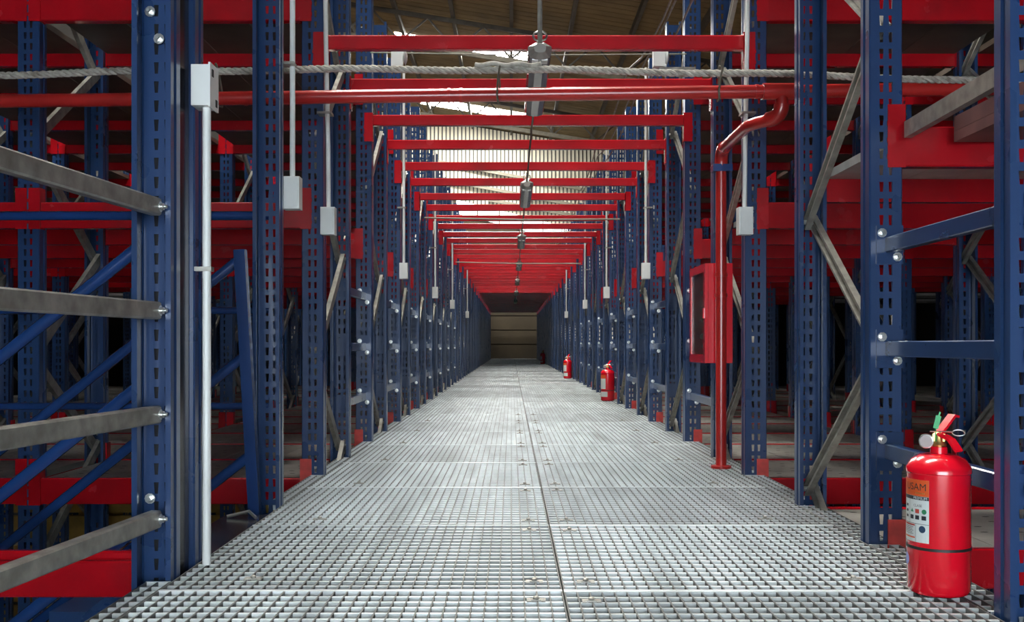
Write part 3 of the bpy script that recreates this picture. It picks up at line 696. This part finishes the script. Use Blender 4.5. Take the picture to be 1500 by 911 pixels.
def patch(a0, a1, z0, z1, m, off=0.0006, n=14):
    b = MB(); r = R+off
    for i in range(n+1):
        a = math.radians(a0+(a1-a0)*i/n)
        b.v += [(r*math.sin(a), -r*math.cos(a), z0), (r*math.sin(a), -r*math.cos(a), z1)]
    b.f = [(2*i, 2*i+2, 2*i+3, 2*i+1) for i in range(n)]
    return b.mesh('print', m)
def disc(a, z, rad, m, off=0.001, n=16, k=1.0):
    b = MB(); r = R+off
    for i in range(n):
        q = 2*PI*i/n+PI/2; an = math.radians(a)+rad*math.cos(q)/R
        b.v.append((r*math.sin(an), -r*math.cos(an), z+rad*math.sin(q)))
    b.f = [tuple(range(n))]; return b.mesh('print', m)
def wrap_text(txt, a, z, size, m, off=0.0012):
    cu = bpy.data.curves.new('lettering', 'FONT'); cu.body = txt; cu.size = size; cu.align_x = 'RIGHT'
    t = bpy.data.objects.new('lettering_source', cu); COL.objects.link(t)
    dg = bpy.context.evaluated_depsgraph_get(); me = bpy.data.meshes.new_from_object(t.evaluated_get(dg))
    bpy.data.objects.remove(t); r = R+off
    for v in me.vertices:
        an = math.radians(a)+v.co.x/R; v.co = Vector((r*math.sin(an), -r*math.cos(an), z+v.co.y))
    me.materials.clear(); me.materials.append(M[m]); return me
def extinguisher(X, Y, rz_, label, full):
    e = empty('fire_extinguisher', (X, Y, 0.0015), (0, 0, rz_)); tag(e, label, 'extinguisher', 'fire extinguishers on the walkway')
    c = ob('cylinder', body, e); ob('neck', neck, e); v = ob('valve', valve, e); ob('strap_band', band, e)
    ob('lever', lev1, e, (0, 0, 0), (0, 0, 0.75)); ob('carry_handle', lev2, e, (0, 0, 0), (0, 0, -0.7)); g = ob('gauge', gauge, e); ob('gauge_face', gface, g); ob('safety_pin', pin, e)
    lb = ob('label', patch(-100, -17, 0.128, 0.277, 'paper'), e); lb['label'] = 'white printed label with orange header'
    ob('print_header', patch(-100, -17, 0.238, 0.277, 'orange', 0.0010), lb)
    if full:
        s = ob('seal_tag', seal, e); s['label'] = 'green plastic seal tag'
        ob('lettering', wrap_text('USAM', -21, 0.252, 0.024, 'ink', 0.0014), lb)
        ob('print_bar', patch(-100, -17, 0.229, 0.2375, 'ink', 0.0010), lb)
        ob('lettering', wrap_text('PREMIUM', -20, 0.2302, 0.009, 'paper', 0.0014), lb)
        ob('lettering', wrap_text('CLASE', -30, 0.2125, 0.0085, 'ink', 0.0014), lb)
        for k, (a, m) in enumerate(((-53, 'inkgreen'), (-40, 'inkred'), (-26, 'inkgreen'))):
            if k == 0: ob('print_symbol', disc(a, 0.202, 0.006, m, 0.0012, 3), lb)
            elif k == 1: ob('print_symbol', patch(a-5, a+4, 0.197, 0.207, m, 0.0012, 4), lb)
            else: ob('print_symbol', disc(a, 0.202, 0.006, m, 0.0012), lb)
            ob('print_symbol', patch(a-5, a+4, 0.182, 0.192, 'ink', 0.0012, 4), lb)
        ob('print_rule', patch(-100, -17, 0.1715, 0.1725, 'ink', 0.0012), lb)
        ob('print_rule', patch(-60.6, -60, 0.172, 0.229, 'ink', 0.0012, 2), lb)
        ob('print_rule', patch(-44.6, -44, 0.128, 0.172, 'ink', 0.0012, 2), lb)
        ob('print_symbol', disc(-30, 0.160, 0.0085, 'inkblue', 0.0012), lb)
        ob('print_rule', patch(-95, -46, 0.166, 0.170, 'inkred', 0.0012), lb)
        ob('print_rule', patch(-95, -46, 0.1365, 0.140, 'orange', 0.0012), lb)
        for k in range(5): ob('print_line', patch(-92, -50-3*(k % 2), 0.146+0.004*k, 0.147+0.004*k, 'ink', 0.0012), lb)
        for k in range(3): ob('print_line', patch(-75, -66, 0.184+0.013*k, 0.190+0.013*k, 'ink', 0.0012, 4), lb)
        for k in range(6): ob('print_line', patch(-44+3.4*k, -42+3.4*k, 0.2435, 0.247, 'brass', 0.0014, 2), lb)
        stc = ob('round_sticker', disc(-76, 0.082, 0.015, 'sticker', 0.0008, 22), e); stc['label'] = 'small lilac round sticker'
    else:
        ob('lower_label', patch(-70, 0, 0.045, 0.100, 'paper', 0.0007), e)
    return e
extinguisher(1.033, 2.475, -math.radians(22.5), 'large red fire extinguisher standing at the right foreground of the walkway', True)
extinguisher(1.03, 10.95, -math.radians(6), 'red fire extinguisher halfway down the right walkway edge, second nearest', False)
extinguisher(1.0, 18.2, -math.radians(3), 'small red fire extinguisher farther down the right edge, third nearest', False)
extinguisher(0.98, 32.0, 0, 'tiny red fire extinguisher near the far end of the walkway', False)
print('BEAMS', nb, 'OBJECTS', len(bpy.data.objects), 'LEAVES', sum(o.type == 'MESH' for o in bpy.data.objects))
